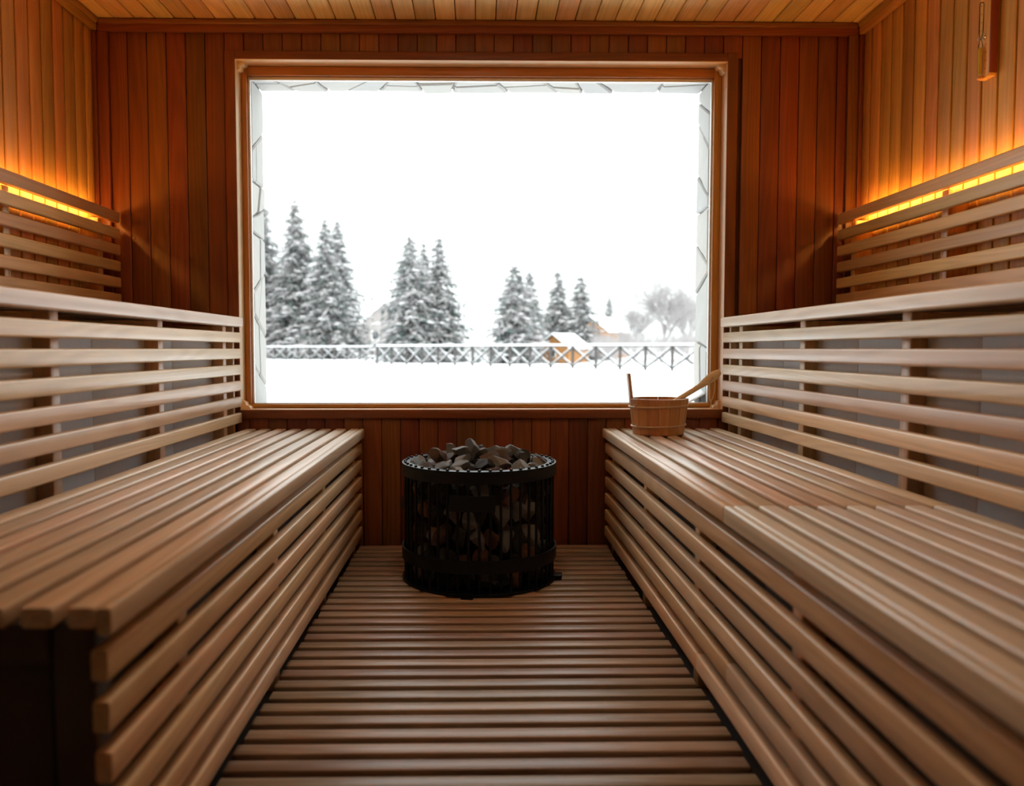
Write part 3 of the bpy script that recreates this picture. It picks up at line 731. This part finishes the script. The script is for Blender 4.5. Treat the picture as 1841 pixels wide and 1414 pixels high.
def merge(name, chunks):
    V, F = [], []
    for v, f in chunks:
        n = len(V); V += v; F += [tuple(i + n for i in q) for q in f]
    return me_from(name, V, F)
def spike(p, q, r):
    d = (q - p).normalized(); u = Vector((0, 0, 1)) if abs(d.z) < 0.9 else Vector((1, 0, 0)); s = d.cross(u).normalized(); t = s.cross(d)
    a = p + (q - p) * 0.35
    return ([p, a + s * r, a + t * r * 0.7, a - s * r, a - t * r * 0.7, q], [(0, 2, 1), (0, 3, 2), (0, 4, 3), (0, 1, 4), (5, 1, 2), (5, 2, 3), (5, 3, 4), (5, 4, 1)])
def blob(c, d, L, w_, h):
    s = d.cross(Vector((0, 0, 1)))
    s = s.normalized() if s.length > 1e-4 else Vector((1, 0, 0))
    return ([c - d * L, c + s * w_, c + Vector((0, 0, h)), c - s * w_, c - Vector((0, 0, h * 0.4)), c + d * L], [(0, 2, 1), (0, 3, 2), (0, 4, 3), (0, 1, 4), (5, 1, 2), (5, 2, 3), (5, 3, 4), (5, 4, 1)])
def spruce_meshes(h, r, seed, dens=1.0):
    rs = random.Random(seed); fol, sno = [], []
    n = int(h / 0.34); lob = [rs.uniform(0.82, 1.15) for _ in range(12)]
    for k in range(n):
        u = (k + 0.3) / n; z = 0.04 * h + u * 0.94 * h; rad = r * (1 - u) ** 0.74 * (1 + 0.13 * math.sin(k * 2.1 + seed)) + 0.08
        nb = int((6 + 7 * (1 - u)) * dens); ph = rs.random() * 6.28
        for b in range(nb):
            t = ph + 6.283 * b / nb + rs.uniform(-0.3, 0.3); L = rad * rs.uniform(0.68, 1.12) * lob[int(t / 6.2832 * 12) % 12]
            dr = Vector((math.cos(t), math.sin(t), 0)); p0 = Vector((0, 0, z + rs.uniform(-0.12, 0.12))); drop = L * rs.uniform(0.22, 0.60)
            pts = [p0 + dr * (L * q) + Vector((0, 0, -drop * (q ** 0.8) + L * 0.14 * q ** 3 + 0.06 * L)) for q in (0.0, 0.25, 0.5, 0.75, 1.0)]
            fol.append(spike(pts[0], pts[2], 0.04)); fol.append(spike(pts[1], pts[4], 0.09 + 0.05 * L))
            side = Vector((-math.sin(t), math.cos(t), 0))
            for q in range(1, 5):
                for sg in (-1, 1):
                    tl = L * 0.34 * (1.15 - 0.17 * q) * rs.uniform(0.7, 1.3) + 0.08
                    e = pts[q] + side * sg * tl * 0.8 + dr * tl * 0.45 + Vector((0, 0, -tl * rs.uniform(0.25, 0.95)))
                    fol.append(spike(pts[q] - dr * 0.02, e, 0.045 + 0.09 * tl))
            if rs.random() < 0.62:
                for q in range(1, 5):
                    if rs.random() < 0.75:
                        d = (pts[q] - pts[q-1]).normalized(); ll = L * 0.17 * rs.uniform(0.7, 1.4) + 0.06
                        sno.append(blob((pts[q] + pts[q-1]) / 2 + Vector((0, 0, 0.06)) + side * rs.uniform(-0.1, 0.1) * L, d, ll, ll * 0.75, 0.06 + 0.14 * ll))
    fol.append(spike(Vector((0, 0, h * 0.93)), Vector((0, 0, h * 1.02)), 0.07))
    return merge('foliage', fol), merge('snow', sno)
def spruce(x, y, h, r, seed, label):
    t = thing('spruce', (x, y, ZG), label, 'tree', 'snowy spruces beyond the fence')
    f, s = spruce_meshes(h, r, seed)
    obj('trunk', tube([(0, 0, -0.1), (0, 0, h * 0.5), (0, 0, h * 0.97)], [h * 0.016, h * 0.010, 0.02], 8), 'bark', t, (x, y, ZG))
    obj('foliage', f, 'needles', t, (x, y, ZG)); obj('snow', s, 'frost', t, (x, y, ZG))
K = 1 / 1470
def at(px, Y): return (px - 859) * K * Y
SPR = [(470, 80, 318, 74, 'snowy spruce half hidden by the stone reveal at the window edge, leftmost of all'),
       (534, 78, 350, 74, 'tallest snowy spruce in full view, second tree from the left edge of the window'),
       (588, 74, 386, 66, 'wide snowy spruce third from the left, twin tips with its close neighbour'),
       (609, 79, 390, 66, 'snowy spruce with its slim tip right of the twin, ending the left cluster'),
       (738, 56, 417, 74, 'broad snowy spruce at the front of the middle pair above the fence bend'),
       (762, 64, 430, 40, 'thin snowy spruce tip squeezed between the two big middle spruces'),
       (788, 58, 420, 68, 'dense snowy spruce on the right of the middle cluster'),
       (925, 53, 465, 70, 'bushy snowy spruce standing directly left of the orange hut'),
       (951, 60, 479, 50, 'narrow snowy spruce with its tip right behind the bushy one by the hut'),
       (1002, 66, 480, 46, 'slender snowy spruce rising behind the orange hut roof'),
       (1043, 64, 490, 52, 'dark green snowy spruce right of the slender one behind the hut roof'),
       (1094, 104, 525, 20, 'small far spruce standing alone before the bare tree')]
for i, (px, D, ty, hw, lab) in enumerate(SPR):
    h = EYE + (627 - ty) * K * D - ZG; spruce(at(px, D), D, h / 1.02, hw * K * D, 100 + i, lab)

def bare_tree(nm, x, y, h, spread, seed, label, levels=5, group=None):
    rs = random.Random(seed); ch = []
    t = thing(nm, (x, y, ZG), label, 'tree' if 'tree' in nm else 'shrub', group)
    def seg(p, q, r0, r1):
        d = (q - p).normalized(); u = Vector((0, 0, 1)) if abs(d.z) < 0.9 else Vector((1, 0, 0)); s = d.cross(u).normalized(); w_ = s.cross(d)
        v = [p + s * r0, p + w_ * r0, p - s * r0, p - w_ * r0, q + s * r1, q + w_ * r1, q - s * r1, q - w_ * r1]
        ch.append((v, [(i, (i+1) % 4, 4 + (i+1) % 4, 4 + i) for i in range(4)]))
    def grow(p, d, L, r_, lv):
        q = p + d * L; seg(p, q, r_, r_ * 0.65)
        if lv == 0: return
        for k in range(rs.choice((3, 3, 4)) if lv > 1 else 4):
            nd = (d + Vector((rs.gauss(0, spread), rs.gauss(0, spread), rs.gauss(0.12, 0.30)))).normalized()
            grow(p + d * L * rs.uniform(0.45, 1.0), nd, L * rs.uniform(0.60, 0.82), r_ * 0.60, lv - 1)
    if 'tree' in nm:
        obj('trunk', tube([(0, 0, -0.1), (0.02 * h, 0, h * 0.2), (0.03 * h, 0, h * 0.36)], [h * 0.022, h * 0.017, h * 0.012], 8), 'bark', t, (x, y, ZG))
        for k in range(9):
            a = 6.283 * k / 9 + rs.random(); z = h * rs.uniform(0.14, 0.36)
            grow(Vector((0.025 * h, 0, z)), Vector((math.cos(a) * 0.55, math.sin(a) * 0.55, 1)).normalized(), h * 0.22, h * 0.010, levels)
    else:
        for k in range(11):
            a = rs.random() * 6.283
            grow(Vector((rs.uniform(-.3, .3) * h, rs.uniform(-.3, .3) * h, 0)), Vector((math.cos(a) * 0.6, math.sin(a) * 0.6, 1)).normalized(), h * 0.33, h * 0.014, levels - 2)
    o = obj('branches', merge('branches', ch), 'twig', t, (x, y, ZG))
    return t
bare_tree('frosted_tree', at(1190, 58), 58, 7.4, 0.46, 7, 'large bare frosted tree with a wide pale crown near the right window edge')
bare_tree('frosted_tree', at(1140, 68), 68, 5.2, 0.46, 12, 'smaller bare frosted tree left of the large bare one')
bare_tree('frosted_tree', at(1236, 66), 66, 7.0, 0.46, 15, 'bare frosted tree half hidden behind the right stone reveal')
ORD = ['first', 'second', 'third', 'fourth', 'fifth', 'sixth', 'seventh', 'eighth', 'ninth', 'tenth', 'eleventh', 'twelfth', 'thirteenth', 'fourteenth',
       'fifteenth', 'sixteenth', 'seventeenth', 'eighteenth', 'nineteenth', 'twentieth']
SHR = [(494, 88, 2.6), (546, 86, 2.2), (640, 84, 2.5), (668, 80, 2.2), (692, 66, 1.9), (716, 60, 1.5), (852, 62, 1.7), (884, 66, 1.9), (968, 72, 2.0), (1066, 73, 2.6),
       (1092, 50, 2.4), (1120, 60, 3.3), (1146, 54, 2.6), (1172, 49, 2.2), (1206, 53, 2.6), (1236, 48, 2.4), (1256, 58, 2.8)]
for i, (px, D, h) in enumerate(SHR):
    bare_tree('frosted_shrub', at(px, D), D, h, 0.46, 30 + i, ORD[i] + ' pale frosted shrub from the left behind the snowy fence', 6, 'frosted shrubs behind the fence')

# fence with crossed braces
def fence(p0, p1, n0, n1, nb, label):
    A, B = Vector(p0), Vector(p1); d = (B - A) / nb; a0 = math.atan2(d.y, d.x); L = d.length
    f = thing('fence', (A.x, A.y, ZG), label, 'fence'); H = 1.02
    post = bar_mesh('Z', H + 0.06, 0.095, 0.095, 'fence', 0.005); rail = bar_mesh('X', L - 0.004, 0.11, 0.05, 'fence', 0.005)
    ang = math.atan2(H - 0.16, L - 0.08); bl = math.hypot(H - 0.16, L - 0.08)
    brace = bar_mesh('X', bl, 0.045, 0.085, 'fence', 0.005); bsnow = bar_mesh('X', bl * 0.94, 0.040, 0.030, 'snow', 0.012)
    rsnow = bar_mesh('X', L + 0.01, 0.16, 0.085, 'snow', 0.035)
    for i in range(n0, n1 + 1):
        p = A + d * i; obj('post', post, None, f, (p.x, p.y, ZG + H / 2 - 0.03), (0, 0, a0))
        if i == n1: break
        m = p + d / 2; obj('rail', rail, None, f, (m.x, m.y, ZG + H + 0.026), (0, 0, a0)); obj('snow_cap', rsnow, None, f, (m.x, m.y, ZG + H + 0.090), (0, 0, a0))
        nrm = Vector((-math.sin(a0), math.cos(a0), 0))
        for sg in (-1, 1):
            c = m + nrm * 0.026 * sg; b = obj('brace', brace, None, f, (c.x, c.y, ZG + H / 2 + 0.02), (0, sg * ang, a0))
            sn = bpy.data.objects.new('snow', bsnow); COL.objects.link(sn); sn.parent = b; sn.location = (0, 0, 0.058)
fence((-5.04, 47.8, ZG), (8.24, 34.6, ZG), -1, 19, 14, 'snow capped timber fence with crossed braces running across to the right window edge')
fence((-17.1, 69.0, ZG), (-8.36, 65.0, ZG), -4, 9, 8, 'distant stretch of snow capped fence left of the bend, below the left spruces')

# houses
def house(nm, x, y, wd, dp, wall_h, ridge_h, rz, wall_mat, label, wins=(), chimney=None):
    t = thing(nm, (x, y, ZG), label, 'house' if nm == 'house' else 'hut'); t.rotation_euler = (0, 0, rz)
    def ch(n, me, m): o = bpy.data.objects.new(n, me); me.materials.append(M[m]) if not me.materials else None; COL.objects.link(o); o.parent = t; return o
    a, b = wd / 2, dp / 2
    V = [(-a, -b, 0), (a, -b, 0), (a, -b, wall_h), (0, -b, ridge_h), (-a, -b, wall_h), (-a, b, 0), (a, b, 0), (a, b, wall_h), (0, b, ridge_h), (-a, b, wall_h)]
    ch('walls', me_from('walls', V, [(0, 1, 2, 3, 4), (9, 8, 7, 6, 5), (1, 6, 7, 2), (0, 4, 9, 5), (0, 5, 6, 1), (2, 7, 8, 3), (4, 3, 8, 9)]), wall_mat)
    sl = (ridge_h - wall_h) / a; ov = 0.06 * wd; ob = b + 0.04 * wd
    for sg in (-1, 1):
        def slab(z0, z1, ex):
            e = a + ov + ex; z = lambda xx: ridge_h - sl * xx
            v = [(0, -ob - ex, z(0) + z0), (sg * e, -ob - ex, z(e) + z0), (sg * e, ob + ex, z(e) + z0), (0, ob + ex, z(0) + z0)]
            v += [(p[0], p[1], p[2] - z0 + z1) for p in v]
            me = me_from('roof', v, [(0, 1, 2, 3), (4, 5, 6, 7), (0, 1, 5, 4), (1, 2, 6, 5), (2, 3, 7, 6), (3, 0, 4, 7)])
            bm = bmesh.new(); bm.from_mesh(me); bmesh.ops.recalc_face_normals(bm, faces=bm.faces); bm.to_mesh(me); bm.free(); return me
        ch('roof', slab(0.01, 0.07, 0), 'fence'); ch('roof_snow', slab(0.075, 0.075 + 0.035 * wd, 0.03), 'snow')
    for (wx, wz, ww, wh) in wins:
        fr = ch('window', boxes('window', [((wx - ww/2, -b - 0.05, wz - wh/2), (wx + ww/2, -b - 0.005, wz + wh/2))]), 'bead')
        pn = bpy.data.objects.new('pane', boxes('pane', [((wx - ww*0.4, -b - 0.07, wz - wh*0.4), (wx + ww*0.4, -b - 0.051, wz + wh*0.4))])); pn.data.materials.append(M['dark_glass'])
        COL.objects.link(pn); pn.parent = fr
    if chimney: ch('chimney', boxes('chimney', [((chimney[0] - 0.3, -0.3, ridge_h - 0.8), (chimney[0] + 0.3, 0.3, ridge_h + chimney[1]))]), 'white_wall')
    return t
house('hut', at(1012, 55), 55.0, 2.5, 2.4, 0.95, 1.80, R(-40), 'orange_wall', 'small orange timber hut with a snowy roof right behind the fence', [(0, 0.6, 0.5, 0.5)])
house('house', at(1082, 82), 82.0, 3.6, 5.0, 2.6, 3.9, R(-35), 'orange_wall', 'orange gabled house under snow between the dark spruce and the bare trees', [(0.0, 1.6, 0.8, 0.9)])
house('house', at(673, 96), 96.0, 5.2, 6.0, 3.8, 6.0, R(28), 'pink_wall', 'pale rose house with a steep snowy roof between the left and middle spruces', [(-1.0, 2.4, 0.9, 1.1), (1.0, 2.4, 0.9, 1.1)])
house('house', at(858, 92), 92.0, 5.0, 6.0, 3.2, 4.4, R(75), 'white_wall', 'low white house with a chimney just left of the bushy spruce', [(-1.4, 1.9, 0.9, 1.0), (1.2, 1.9, 0.9, 1.0)], (0.4, 1.1))
